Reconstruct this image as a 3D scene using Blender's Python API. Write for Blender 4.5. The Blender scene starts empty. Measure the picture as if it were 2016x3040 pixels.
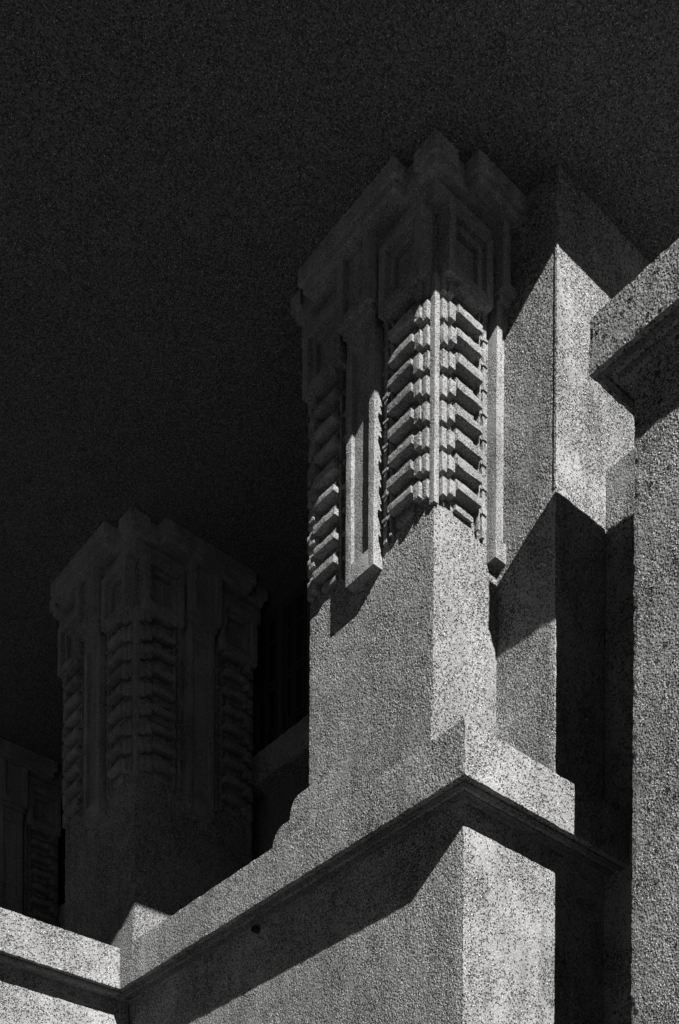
import bpy, bmesh, math, random
from mathutils import Vector, Matrix, noise

random.seed(7)
S = bpy.context.scene
R = math.radians

# ------------------------------------------------------------------ camera
H0 = 9.613                      # height of the parapet coping's lower edge above the ground
cd = bpy.data.cameras.new("Camera")
cam = bpy.data.objects.new("Camera", cd)
S.collection.objects.link(cam)
cd.sensor_fit = 'HORIZONTAL'
cd.sensor_width = 36.0
cd.lens = 3796.095 / 2016 * 36.0
cd.shift_x = 0.0074
cd.shift_y = (4565 - 1520) / 2016
cd.clip_start = 0.05
cd.clip_end = 3000
# the building's two horizontal directions are world X and world Y
cam.location = (-9.6543, -9.3850, H0 - 8.0130)
cam.rotation_euler = (Matrix.Rotation(-math.atan2(0.64546, 0.76379), 3, 'Z') @ Matrix.Rotation(R(90), 3, 'X')
                      @ Matrix.Rotation(0.006, 3, 'Z')).to_euler()
S.camera = cam

# ------------------------------------------------------------------ sun, sky, exposure
TRAVEL = Vector((0.31, 1.0, -0.65))            # the way the sunlight travels
sd = bpy.data.lights.new("Sun", 'SUN')
sd.energy = 5.0
sd.angle = R(0.5)
sd.color = (1.0, 0.99, 0.975)
sun = bpy.data.objects.new("Sun", sd)
S.collection.objects.link(sun)
sun.rotation_euler = TRAVEL.to_track_quat('-Z', 'Y').to_euler()
sun.location = (-8, -20, 30)

W = bpy.data.worlds.new("World")
S.world = W
W.use_nodes = True
wn = W.node_tree
bg = wn.nodes["Background"]
sky = wn.nodes.new("ShaderNodeTexSky")
sky.sky_type = 'NISHITA'
sky.sun_disc = False
sky.air_density = 0.3          # very clear, dark autumn sky
sky.dust_density = 0.1
sky.ozone_density = 1.0
sky.sun_elevation = math.atan2(0.65, math.hypot(0.33, 1.0))
sky.sun_rotation = math.atan2(-0.33, -1.0)
hs = wn.nodes.new("ShaderNodeHueSaturation")    # black and white film behind a deep red filter: a dark sky
hs.inputs["Saturation"].default_value = 2.5
wn.links.new(sky.outputs[0], hs.inputs["Color"])
sr = wn.nodes.new("ShaderNodeSeparateColor")
wn.links.new(hs.outputs[0], sr.inputs[0])
wn.links.new(sr.outputs[0], bg.inputs[0])
bg.inputs[1].default_value = 0.05

S.view_settings.view_transform = 'Standard'
S.view_settings.look = 'None'
S.view_settings.exposure = 1.25
S.view_settings.gamma = 1.0
S.render.engine = 'CYCLES'


# ------------------------------------------------------------------ materials
def concrete(name, lo, hi, grain=37.0, bump=0.03, strength=1.0, pits=0.0, stain=0.42, white=1.0, dents=0.27, frac=0.40, base=0.42, even=0.35):
    m = bpy.data.materials.new(name)
    m.use_nodes = True
    nt = m.node_tree
    N, L = nt.nodes.new, nt.links.new
    bs = nt.nodes["Principled BSDF"]
    bs.inputs["Roughness"].default_value = 0.95
    bs.inputs["Specular IOR Level"].default_value = 0.15
    tc = N("ShaderNodeTexCoord")

    def math_(op, a, b=None, c=None):
        n = N("ShaderNodeMath"); n.operation = op
        for i, v in enumerate((a, b, c)):
            if v is None: continue
            if isinstance(v, (int, float)): n.inputs[i].default_value = v
            else: L(v, n.inputs[i])
        return n.outputs[0]

    def noise_(scale, detail=2.0, rough=0.5, vec=None):
        n = N("ShaderNodeTexNoise")
        n.inputs["Scale"].default_value = scale
        n.inputs["Detail"].default_value = detail
        n.inputs["Roughness"].default_value = rough
        L(vec or tc.outputs["Object"], n.inputs["Vector"])
        return n

    # jitter the coordinates a little so that the pebbles are not regular
    warp = noise_(grain * 0.4, 2)
    add = N("ShaderNodeMixRGB"); add.blend_type = 'LINEAR_LIGHT'
    add.inputs[0].default_value = 0.6 / grain
    L(tc.outputs["Object"], add.inputs[1]); L(warp.outputs["Color"], add.inputs[2])
    vo = N("ShaderNodeTexVoronoi"); vo.feature = 'F1'
    vo.inputs["Scale"].default_value = grain
    vo.inputs["Randomness"].default_value = 1.0
    L(add.outputs[0], vo.inputs["Vector"])
    vo2 = N("ShaderNodeTexVoronoi"); vo2.feature = 'F1'
    vo2.inputs["Scale"].default_value = grain * 2.1
    L(add.outputs[0], vo2.inputs["Vector"])
    fine = noise_(grain * 3.2, 3, 0.65)
    big = noise_(0.9, 4, 0.6)
    mp = N("ShaderNodeMapping"); mp.inputs["Scale"].default_value = (5.5, 5.5, 0.55)
    L(tc.outputs["Object"], mp.inputs["Vector"])
    streak = noise_(1.0, 4, 0.6, mp.outputs[0])

    def ramp(v, x0, x1, y0=0.0, y1=1.0):
        n = N("ShaderNodeMapRange"); n.interpolation_type = 'SMOOTHSTEP'
        L(v, n.inputs[0])
        for i, q in enumerate((x0, x1, y0, y1)): n.inputs[i + 1].default_value = q
        return n.outputs[0]

    # small air holes and grains left by the washed aggregate, thicker in some patches than in others
    sep = N("ShaderNodeSeparateColor"); L(vo.outputs["Color"], sep.inputs[0])
    sep2 = N("ShaderNodeSeparateColor"); L(vo2.outputs["Color"], sep2.inputs[0])
    patch = noise_(1.7, 3, 0.6)
    dens = ramp(patch.outputs["Fac"], 0.34, 0.66, even, 0.95)
    has = math_('GREATER_THAN', dens, sep.outputs[0])
    dent = math_('MULTIPLY', has, ramp(vo.outputs["Distance"], 0.18, 0.50, 1.0, 0.0))
    has2 = math_('GREATER_THAN', math_('MULTIPLY', dens, 0.7), sep2.outputs[1])
    knob = math_('MULTIPLY', has2, ramp(vo2.outputs["Distance"], 0.15, 0.48, 1.0, 0.0))
    st = math_('MULTIPLY', math_('SUBTRACT', big.outputs["Fac"], 0.5), stain * 1.6)
    st = math_('ADD', st, math_('MULTIPLY', math_('SUBTRACT', streak.outputs["Fac"], 0.5), stain))
    val = math_('ADD', base, st)
    val = math_('ADD', val, math_('MULTIPLY', math_('SUBTRACT', fine.outputs["Fac"], 0.5), 0.5))
    val = math_('ADD', val, math_('MULTIPLY', math_('SUBTRACT', sep2.outputs[0], 0.5), 0.25))
    val = math_('SUBTRACT', val, math_('MULTIPLY', dent, dents))
    vo3 = N("ShaderNodeTexVoronoi"); vo3.feature = 'F1'
    vo3.inputs["Scale"].default_value = grain * 1.35
    L(add.outputs[0], vo3.inputs["Vector"])
    sep3 = N("ShaderNodeSeparateColor"); L(vo3.outputs["Color"], sep3.inputs[0])
    has3 = math_('GREATER_THAN', math_('MULTIPLY', dens, frac), sep3.outputs[0])
    quartz = math_('MULTIPLY', math_('MULTIPLY', has3, math_('ADD', 0.5, sep3.outputs[1])), ramp(vo3.outputs["Distance"], 0.24, 0.50, 1.0, 0.0))
    val = math_('ADD', val, math_('MULTIPLY', quartz, white))
    mr = N("ShaderNodeMapRange"); mr.clamp = False
    val = math_('MAXIMUM', val, 0.02)
    L(val, mr.inputs[0])
    mr.inputs[1].default_value = 0.0; mr.inputs[2].default_value = 1.0
    mr.inputs[3].default_value = lo; mr.inputs[4].default_value = hi
    col = mr.outputs[0]

    hgt = math_('MULTIPLY', dent, -1.5)
    hgt = math_('ADD', hgt, math_('MULTIPLY', knob, 0.35))
    vo4 = N("ShaderNodeTexVoronoi"); vo4.feature = 'F1'
    vo4.inputs["Scale"].default_value = grain * 0.95
    L(add.outputs[0], vo4.inputs["Vector"])
    hgt = math_('ADD', hgt, math_('MULTIPLY', math_('MULTIPLY', vo4.outputs["Distance"], dens), -0.55))
    hgt = math_('ADD', hgt, math_('MULTIPLY', quartz, 1.2))
    hgt = math_('ADD', hgt, math_('MULTIPLY', fine.outputs["Fac"], 0.10))
    if pits > 0:
        v3 = N("ShaderNodeTexVoronoi"); v3.inputs["Scale"].default_value = 9.0
        L(add.outputs[0], v3.inputs["Vector"])
        s3 = N("ShaderNodeSeparateColor"); L(v3.outputs["Color"], s3.inputs[0])
        rad = math_('MULTIPLY', math_('GREATER_THAN', s3.outputs[0], 1 - pits), math_('ADD', 0.14, math_('MULTIPLY', s3.outputs[1], 0.2)))
        hole = math_('GREATER_THAN', rad, v3.outputs["Distance"])
        hgt = math_('SUBTRACT', hgt, math_('MULTIPLY', hole, 4.0))
        col = math_('MULTIPLY', col, math_('SUBTRACT', 1.0, math_('MULTIPLY', hole, 0.75)))
    bp = N("ShaderNodeBump")
    bp.inputs["Strength"].default_value = strength
    bp.inputs["Distance"].default_value = bump
    L(hgt, bp.inputs["Height"])
    L(bp.outputs[0], bs.inputs["Normal"])
    cc = N("ShaderNodeCombineColor")
    for i in range(3): L(col, cc.inputs[i])
    L(cc.outputs[0], bs.inputs["Base Color"])
    return m


def plain(name, c, rough=0.7, metal=0.0, spec=0.3):
    m = bpy.data.materials.new(name); m.use_nodes = True
    nt = m.node_tree
    bs = nt.nodes["Principled BSDF"]
    bs.inputs["Roughness"].default_value = rough
    bs.inputs["Metallic"].default_value = metal
    bs.inputs["Specular IOR Level"].default_value = spec
    n = nt.nodes.new("ShaderNodeTexNoise"); n.inputs["Scale"].default_value = 14
    n.inputs["Detail"].default_value = 4
    tc = nt.nodes.new("ShaderNodeTexCoord"); nt.links.new(tc.outputs["Object"], n.inputs["Vector"])
    mr = nt.nodes.new("ShaderNodeMapRange"); nt.links.new(n.outputs["Fac"], mr.inputs[0])
    mr.inputs[3].default_value = c * 0.7; mr.inputs[4].default_value = c * 1.3
    nt.links.new(mr.outputs[0], bs.inputs["Base Color"])
    return m


M_WALL = concrete("pebble_concrete", 0.015, 0.42)
M_PIT = concrete("pitted_concrete", 0.015, 0.42, pits=0.16)
M_ORN = concrete("cast_ornament_concrete", 0.02, 0.43, grain=50, bump=0.009, dents=0.16, white=0.8)
M_SOFF = concrete("stucco_soffit", 0.004, 0.27, grain=40, bump=0.02, stain=0.05, white=1.25, dents=0.13, frac=0.30, base=0.36, even=0.75)
M_SHADE = concrete("shaded_concrete", 0.02, 0.22, dents=0.2, bump=0.015)  # darker copy of the pebble concrete for shaded parts, shade put into its colour
M_GROUND = plain("lawn_ground", 0.045, 0.95)
M_FRAME = plain("dark_window_frame", 0.05, 0.5)
M_PIPE = plain("dark_pipe", 0.02, 0.6)
M_GLASS = bpy.data.materials.new("window_glass"); M_GLASS.use_nodes = True
_b = M_GLASS.node_tree.nodes["Principled BSDF"]
_b.inputs["Base Color"].default_value = (0.012, 0.012, 0.012, 1)
_b.inputs["Roughness"].default_value = 0.12


# ------------------------------------------------------------------ mesh helpers
# everything is given as (al, be, h): al = world Y, be = world X, h = height over the coping's lower edge
def P(al, be, h): return Vector((be, al, h + H0))


class MB:
    def __init__(self): self.v = []; self.f = []

    def box(self, a0, a1, b0, b1, h0, h1, res=None, jit=0.0, open=()):
        def div(x0, x1):
            if res is None: return [x0, x1]
            n = max(1, int(round((x1 - x0) / res)))
            return [x0 + (x1 - x0) * i / n for i in range(n + 1)]
        A, B, Hh = div(a0, a1), div(b0, b1), div(h0, h1)
        idx = {}

        def vert(i, j, k):
            key = (i, j, k)
            if key not in idx:
                p = P(A[i], B[j], Hh[k])
                if jit:
                    ei = (i == 0 and 'a0' not in open) or (i == len(A) - 1 and 'a1' not in open)
                    ej = (j == 0 and 'b0' not in open) or (j == len(B) - 1 and 'b1' not in open)
                    ek = (k == 0 and 'h0' not in open) or (k == len(Hh) - 1 and 'h1' not in open)
                    edge = ei + ej + ek
                    g = jit * (1.0 if edge >= 2 else 0.45)
                    q = p * 7.3
                    d = Vector((noise.noise(q), noise.noise(q + Vector((31, 7, 3))), noise.noise(q + Vector((5, 77, 13)))))
                    q2 = p * 23.0
                    d += 0.6 * Vector((noise.noise(q2), noise.noise(q2 + Vector((31, 7, 3))), noise.noise(q2 + Vector((5, 77, 13)))))
                    if edge >= 2:      # worn arrises pull inwards
                        c = P((a0 + a1) / 2, (b0 + b1) / 2, (h0 + h1) / 2)
                        s = Vector([(-1 if p[t] > c[t] else 1) for t in range(3)])
                        if not ei: s[1] = 0
                        if not ej: s[0] = 0
                        if not ek: s[2] = 0
                        p = p + s * jit * 0.5
                    p = p + d * g
                idx[key] = len(self.v); self.v.append(p)
            return idx[key]

        na, nb, nh = len(A) - 1, len(B) - 1, len(Hh) - 1
        F = self.f
        for i in range(na):
            for j in range(nb):
                F.append((vert(i, j, 0), vert(i + 1, j, 0), vert(i + 1, j + 1, 0), vert(i, j + 1, 0)))
                F.append((vert(i, j, nh), vert(i, j + 1, nh), vert(i + 1, j + 1, nh), vert(i + 1, j, nh)))
        for i in range(na):
            for k in range(nh):
                F.append((vert(i, 0, k), vert(i, 0, k + 1), vert(i + 1, 0, k + 1), vert(i + 1, 0, k)))
                F.append((vert(i, nb, k), vert(i + 1, nb, k), vert(i + 1, nb, k + 1), vert(i, nb, k + 1)))
        for j in range(nb):
            for k in range(nh):
                F.append((vert(0, j, k), vert(0, j + 1, k), vert(0, j + 1, k + 1), vert(0, j, k + 1)))
                F.append((vert(na, j, k), vert(na, j, k + 1), vert(na, j + 1, k + 1), vert(na, j + 1, k)))
        return self

    def prism(self, poly, h0, h1):
        """poly: (al, be) outline"""
        n = len(poly); o = len(self.v)
        for h in (h0, h1):
            for al, be in poly: self.v.append(P(al, be, h))
        self.f.append(tuple(o + i for i in range(n)))
        self.f.append(tuple(o + n + i for i in reversed(range(n))))
        for i in range(n):
            j = (i + 1) % n
            self.f.append((o + i, o + n + i, o + n + j, o + j))
        return self

    def prism_ah(self, poly, b0, b1):
        """poly: (al, h) outline extruded along be"""
        n = len(poly); o = len(self.v)
        for be in (b0, b1):
            for al, h in poly: self.v.append(P(al, be, h))
        self.f.append(tuple(o + i for i in range(n)))
        self.f.append(tuple(o + n + i for i in reversed(range(n))))
        for i in range(n):
            j = (i + 1) % n
            self.f.append((o + i, o + n + i, o + n + j, o + j))
        return self

    def build(self, name, mat, parent=None, origin=None, bevel=0.0):
        me = bpy.data.meshes.new(name)
        og = Vector(origin) if origin is not None else Vector((0, 0, 0))
        me.from_pydata([tuple(v - og) for v in self.v], [], self.f)
        bm = bmesh.new(); bm.from_mesh(me)
        bmesh.ops.recalc_face_normals(bm, faces=bm.faces)
        if bevel:
            ed = [e for e in bm.edges if len(e.link_faces) == 2 and e.calc_face_angle(0) > 0.5]
            bmesh.ops.bevel(bm, geom=ed, offset=bevel, segments=2, affect='EDGES', clamp_overlap=True, profile=0.5)
        bm.to_mesh(me); bm.free()
        me.materials.append(mat)
        o = bpy.data.objects.new(name, me)
        S.collection.objects.link(o)
        if parent is not None:
            o.parent = parent
        else:
            o.location = og
        return o


def tag(o, label=None, cat=None, group=None, kind=None):
    if kind is None: kind = "thing"
    if label: o["label"] = label
    if cat: o["category"] = cat
    if group: o["group"] = group
    if kind: o["kind"] = kind
    return o


def empty(name, al, be, h):
    o = bpy.data.objects.new(name, None)
    o.empty_display_size = 0.3
    o.location = P(al, be, h)
    S.collection.objects.link(o)
    return o


JIT = 0.008

# ------------------------------------------------------------------ ground
g = MB(); g.v = [Vector((-900, -900, 0)), Vector((900, -900, 0)), Vector((900, 900, 0)), Vector((-900, 900, 0))]
g.f = [(0, 1, 2, 3)]
tag(g.build("ground", M_GROUND), kind="structure")

# ------------------------------------------------------------------ roof slab (underside fills the top of the picture)
r = MB()
ZS, ZE, AE = 8.014, 8.225, -1.40
poly = [(AE, ZE), (0.30, ZS), (24.0, ZS), (24.0, 9.0), (AE, 9.0)]
r.prism_ah(poly, -4.25, 14.0)
tag(r.build("roof_slab", M_SOFF), "broad overhanging flat roof slab with rough speckled underside over the columns", "roof")

# ------------------------------------------------------------------ ornamented column
SP = 2.30           # shaft width
TB, TP, NR = 4.08, 0.298, 9
COL_LABEL_GROUP = "ornamented columns under the roof slab"


def place(face, s0, s1, p0, p1, h0, h1, mb, **kw):
    """box on a face of the column: s along the face from the arris, p outwards. column arris at (0,0)"""
    if face == 'A':   # normal -be, runs along al
        mb.box(s0, s1, -p1, -p0, h0, h1, **kw)
    else:             # normal -al, runs along be
        mb.box(-p1, -p0, s0, s1, h0, h1, **kw)


def make_column():
    root = bpy.data.objects.new("ornamented_column", None)
    S.collection.objects.link(root)
    root.location = P(0, 0, 0.0)
    OG = P(0, 0, 0.0)

    def bld(mb, name, mat=M_ORN, par=root, bevel=0.006):
        return mb.build(name, mat, par, OG, bevel)

    m = MB(); m.box(0, SP, 0, SP, 0.0, 8.05, res=0.07, jit=JIT)
    bld(m, "shaft", M_WALL, bevel=0)
    # plinth courses, rounded at their far end
    for (ex, pr, h0, h1, rr) in ((0.36, 0.012, 1.40, 1.74, 0.22), (0.72, 0.024, 0.30, 1.47, 0.24)):
        m = MB()
        arc = [(SP + ex - rr + rr * math.sin(t * math.pi / 12), h1 - rr + rr * math.cos(t * math.pi / 12)) for t in range(7)]
        pl = [(-pr, h0), (SP + ex, h0)] + arc[::-1] + [(-pr, h1)]
        m.prism_ah(pl, -pr - 0.02, SP + pr)
        bld(m, "plinth_course", M_WALL, bevel=0.012)
    # continuous corner rib
    m = MB(); m.box(-0.035, 0.045, -0.035, 0.045, TB - 0.03, 6.72, res=0.05, jit=0.004)
    bld(m, "corner_rib", bevel=0)
    for face in 'AB':
        for flip in (0, 1):
            def pl(s0, s1, p0, p1, h0, h1, mb, **kw):
                if flip: s0, s1 = SP - s1, SP - s0
                place(face, s0, s1, p0, p1, h0, h1, mb, **kw)
            m = MB()
            jj = dict(res=0.045, jit=0.009)
            for k in range(NR):
                h = TB + TP * k
                r1, r2, r3, r4 = (random.uniform(-0.011, 0.011) for _ in range(4))
                pl(0.045, 0.13, 0, 0.085 + r2, h + 0.05 + r1, h + 0.268, m, **jj)
                pl(0.13, 0.235, 0, 0.12 + r3, h + 0.085 + r2, h + 0.262 + r1, m, **jj)
                pl(0.235, 0.66 + r4, 0, 0.155 + r1, h + 0.172 + r3, h + 0.268 + r2, m, **jj)
                pl(0.30, 0.60 + r3, 0, 0.055, h + 0.03 + r4, h + 0.10, m, **jj)
                pl(0.665, 0.70, 0, 0.07 + r2, h - 0.03, h + 0.265, m, **jj)
            bld(m, "toothed_panel", bevel=0)
            m = MB()
            pl(0.755, 0.815, 0, 0.055, TB - 0.06, 6.75, m, **jj)
            for k in range(NR):
                h = TB + TP * k
                pl(0.705, 0.755, 0, 0.06, h + 0.20, h + 0.245, m, **jj)
                pl(0.74, 0.835, 0, 0.072, h + 0.205, h + 0.24, m, **jj)
            bld(m, "notched_fillet", bevel=0)
            # capital box with nested square recesses (frame pieces butted round a stepped field)
            m = MB()
            s0, s1, h0, h1 = 0.045, 0.79, 6.68, 7.50
            for i, (w, p) in enumerate(((0.11, 0.185), (0.085, 0.115))):
                pl(s0, s0 + w, 0, p, h0, h1, m)
                pl(s1 - w, s1, 0, p, h0, h1, m)
                pl(s0 + w, s1 - w, 0, p, h0, h0 + w, m)
                pl(s0 + w, s1 - w, 0, p, h1 - w, h1, m)
                s0 += w; s1 -= w; h0 += w; h1 -= w
            pl(s0, s1, 0, 0.045, h0, h1, m)
            bld(m, "capital_panel")
        # pilaster plate in the middle of the face, recessed down its centre
        m = MB()
        a0, a1, hb, ht, p = 0.89, 1.41, 3.79, 6.90, 0.15
        rc = dict(res=0.06, jit=0.005)
        place(face, a0, a0 + 0.10, 0, p, hb, ht, m, **rc)
        place(face, a1 - 0.10, a1, 0, p, hb, ht, m, **rc)
        place(face, a0 + 0.10, a1 - 0.10, 0, p, hb, hb + 0.24, m, **rc)
        place(face, a0 + 0.10, a1 - 0.10, 0, p, ht - 0.30, ht, m, **rc)
        place(face, a0 + 0.10, a1 - 0.10, 0, p - 0.055, hb + 0.24, ht - 0.30, m, **rc)
        bld(m, "pilaster", bevel=0)
        # block over the pilaster
        m = MB()
        a0, a1 = 0.85, 1.45
        place(face, a0, a0 + 0.11, 0, 0.29, 6.92, 7.76, m)
        place(face, a1 - 0.11, a1, 0, 0.29, 6.92, 7.76, m)
        place(face, a0 + 0.11, a1 - 0.11, 0, 0.20, 7.02, 7.74, m)
        place(face, a0 + 0.11, a1 - 0.11, 0, 0.29, 6.92, 7.02, m)
        place(face, a0 + 0.03, a1 - 0.03, 0, 0.21, 6.84, 6.92, m)
        bld(m, "pilaster_block")
    # frieze and cornice
    m = MB(); m.box(-0.09, SP + 0.09, -0.09, SP + 0.09, 7.50, 7.78)
    bld(m, "frieze")
    m = MB()
    c0, c1 = -0.27, 0.10

    def tier(g_, h0, h1):
        q0, q1, d, n = c0 - g_, 0.10 + g_, 0.44 + g_, -0.21
        e0, e1 = 0.26 - g_, 2.04 + g_
        L = SP
        f = 0.10 + g_
        poly = [(q0, q0), (q1, q0), (q1, n), (e0, n), (e0, -d), (e1, -d), (e1, n), (L - q1, n), (L - q1, q0), (L + f, q0),
                (L + f, q1), (L - n, q1), (L - n, e0), (L + d, e0), (L + d, e1), (L - n, e1), (L - n, L - q1), (L + f, L - q1),
                (L + f, L + f), (L - q1, L + f), (L - q1, L - n), (e1, L - n), (e1, L + d), (e0, L + d), (e0, L - n), (q1, L - n),
                (q1, L + f), (q0, L + f), (q0, L - q1), (n, L - q1), (n, e1), (-d, e1), (-d, e0), (n, e0), (n, q1), (q0, q1)]
        m.prism(poly, h0, h1)
    tier(-0.05, 7.72, 7.82)
    tier(0.0, 7.82, 8.03)
    bld(m, "cornice", bevel=0.006)
    return root


def copy_tree(o, parent=None):
    c = o.copy(); S.collection.objects.link(c); c.parent = parent
    for ch in list(o.children):
        copy_tree(ch, c)
    return c


colm = make_column()
col2 = copy_tree(colm)
col3 = copy_tree(colm)
for o, (al, be), lab in ((colm, (1.30, 0.80), "tall square concrete column in sunlight with carved toothed capital, in the centre"),
                         (col2, (8.18, 0.96), "shaded square concrete column with carved capital behind the inner parapet corner"),
                         (col3, (15.06, 0.96), "farthest column, almost black, cut by the left edge of the photo")):
    o.location = P(al, be, 0.0)
    tag(o, lab, "column", COL_LABEL_GROUP, "thing")

# ------------------------------------------------------------------ wide pier behind the column
m = MB(); m.box(0.38, 4.2, 1.88, 6.5, 0.30, 8.06, res=0.08, jit=JIT)
m.box(0.372, 0.405, 1.868, 1.90, 4.25, 7.9, res=0.06, jit=0.003)
tag(m.build("wall_pier", M_WALL), "wide plain concrete pier right of the sunlit column, with the brightest patch of sun", "pier")

# ------------------------------------------------------------------ main parapet
root = empty("parapet_wall", 0, 0, -H0)
tag(root, "long concrete parapet wall with projecting coping below the sunlit column", "parapet")
og = root.location.copy()
CH = 0.584
m = MB()
m.box(0.0, 6.984, 0.0, 0.96, 0.0, CH, res=0.06, jit=JIT, open=('b1',))
m.box(0.0, 1.20, 0.96, 7.0, 0.0, CH, res=0.06, jit=JIT, open=('b0',))
m.build("coping", M_WALL, root, og)
m = MB()
m.box(0.075, 7.2, 0.075, 0.14, -0.022, 0.03, res=0.08, jit=0.003)
m.box(0.075, 0.14, 0.1405, 7.0, -0.022, 0.03, res=0.08, jit=0.003)
m.box(0.21, 7.2, 0.21, 0.30, -0.012, 0.02, res=0.08, jit=0.002)
m.box(0.21, 0.30, 0.3005, 7.0, -0.012, 0.02, res=0.08, jit=0.002)
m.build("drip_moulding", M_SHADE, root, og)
m = MB()
m.box(0.38, 7.36, 0.38, 0.90, -H0, 0.10, res=0.09, jit=JIT, open=('b1',))
m.box(0.38, 1.15, 0.90, 7.0, -H0, 0.10, res=0.09, jit=JIT, open=('b0',))
m.build("wall", M_WALL, root, og)
m = MB()
cx, cz, rr = 4.12, -0.045, 0.045
ring = [(cx + rr * math.cos(t * math.pi / 8), cz + rr * math.sin(t * math.pi / 8)) for t in range(16)]
ring2 = [(cx + rr * .75 * math.cos(t * math.pi / 8), cz + rr * .75 * math.sin(t * math.pi / 8)) for t in range(16)]
n = 16
for be, rg in ((0.30, ring), (0.40, ring), (0.30, ring2), (0.36, ring2)):
    for al, h in rg: m.v.append(P(al, be, h))
for i in range(n):
    j = (i + 1) % n
    m.f += [(i, j, n + j, n + i), (2 * n + i, 3 * n + i, 3 * n + j, 2 * n + j), (i, 2 * n + i, 2 * n + j, j)]
m.f.append(tuple(3 * n + i for i in range(n)))
m.build("drain_pipe", M_PIPE, root, og)

# ------------------------------------------------------------------ left parapet
root = empty("parapet_wall", 6.984, -3, -H0)
tag(root, "bright sunlit parapet wall with coping at the lower left, meeting the long parapet", "parapet")
og = root.location.copy()
m = MB(); m.box(6.984, 7.90, -9.0, 0.0, 0.006, CH + 0.02, res=0.06, jit=JIT)
m.box(6.9845, 7.90, 0.0, 0.9, 0.006, CH + 0.018, res=0.08, jit=JIT)
m.build("coping", M_WALL, root, og)
m = MB()
m.box(7.06, 7.125, -9.0, 0.074, -0.018, 0.03, res=0.08, jit=0.003)
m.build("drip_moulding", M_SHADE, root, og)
m = MB(); m.box(7.364, 7.85, -9.0, 0.379, -H0, 0.10, res=0.09, jit=JIT)
m.build("wall", M_WALL, root, og)

# terrace deck behind the parapets (what the columns stand on)
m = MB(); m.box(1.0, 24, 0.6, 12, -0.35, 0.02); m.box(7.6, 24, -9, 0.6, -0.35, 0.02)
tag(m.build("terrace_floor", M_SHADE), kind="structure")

# ------------------------------------------------------------------ foreground pier on the right
root = empty("foreground_wall", -3, 1.45, -H0)
tag(root, "massive pitted concrete wall with projecting coping at the right edge of the photo", "wall")
og = root.location.copy()
m = MB(); m.box(-6.5, -0.715, 1.105, 2.45, 4.33, 4.94, res=0.05, jit=0.013)
m.build("coping", M_PIT, root, og)
m = MB()
m.box(-6.4, -0.785, 1.175, 1.235, 4.305, 4.36, res=0.08, jit=0.003)
m.box(-0.845, -0.785, 1.2355, 2.4, 4.305, 4.36, res=0.08, jit=0.003)
m.box(-6.4, -0.94, 1.32, 1.38, 4.315, 4.36, res=0.08, jit=0.003)
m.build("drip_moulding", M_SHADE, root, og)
m = MB(); m.box(-6.5, -1.045, 1.455, 2.35, -H0, 4.40, res=0.06, jit=0.012)
m.build("wall", M_PIT, root, og)

# link wall between the foreground pier and the wall pier
m = MB(); m.box(-6.5, 0.375, 2.80, 5.5, -H0, 4.94, res=0.1, jit=JIT)
tag(m.build("link_wall", M_PIT), "low concrete wall end showing between the bright pier and the foreground wall", "wall")

# ------------------------------------------------------------------ window wall behind the columns
BW = 3.45
root = empty("window_wall", 8, BW, 0)
tag(root, "dark recessed window wall with leaded glass seen between the two columns", "window wall")
og = root.location.copy()
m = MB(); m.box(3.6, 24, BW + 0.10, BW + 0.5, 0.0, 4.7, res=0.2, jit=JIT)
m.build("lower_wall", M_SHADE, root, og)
m = MB(); m.box(3.6, 24, BW - 0.20, BW + 0.5, 4.72, 5.25, res=0.1, jit=JIT)
m.build("sill", M_WALL, root, og)
m = MB(); m.box(3.6, 24, BW + 0.20, BW + 0.22, 5.2, 8.0)
m.build("glass_pane", M_GLASS, root, og)
m = MB()
m.box(3.6, 24, BW + 0.06, BW + 0.19, 5.25, 5.36)
m.box(3.6, 24, BW + 0.02, BW + 0.19, 7.72, 8.01)
m.build("window_rail", M_FRAME, root, og)
m = MB()
a = 3.8
while a < 23:
    m.box(a, a + 0.09, BW + 0.05, BW + 0.195, 5.36, 7.72)
    a += 0.78
m.build("mullion", M_FRAME, root, og)
m = MB()
a = 3.8
while a < 23:
    for d in (0.22, 0.30, 0.55, 0.63):
        m.box(a + d, a + d + 0.022, BW + 0.16, BW + 0.197, 5.36, 7.72)
    for h in (5.7, 5.8, 6.5, 6.6, 7.3):
        m.box(a + 0.091, a + 0.219, BW + 0.162, BW + 0.197, h, h + 0.022)
        m.box(a + 0.323, a + 0.549, BW + 0.162, BW + 0.197, h + 0.03, h + 0.052)
        m.box(a + 0.653, a + 0.779, BW + 0.162, BW + 0.197, h, h + 0.022)
    a += 0.78
m.build("leading", M_FRAME, root, og)
# far wall closing the porch
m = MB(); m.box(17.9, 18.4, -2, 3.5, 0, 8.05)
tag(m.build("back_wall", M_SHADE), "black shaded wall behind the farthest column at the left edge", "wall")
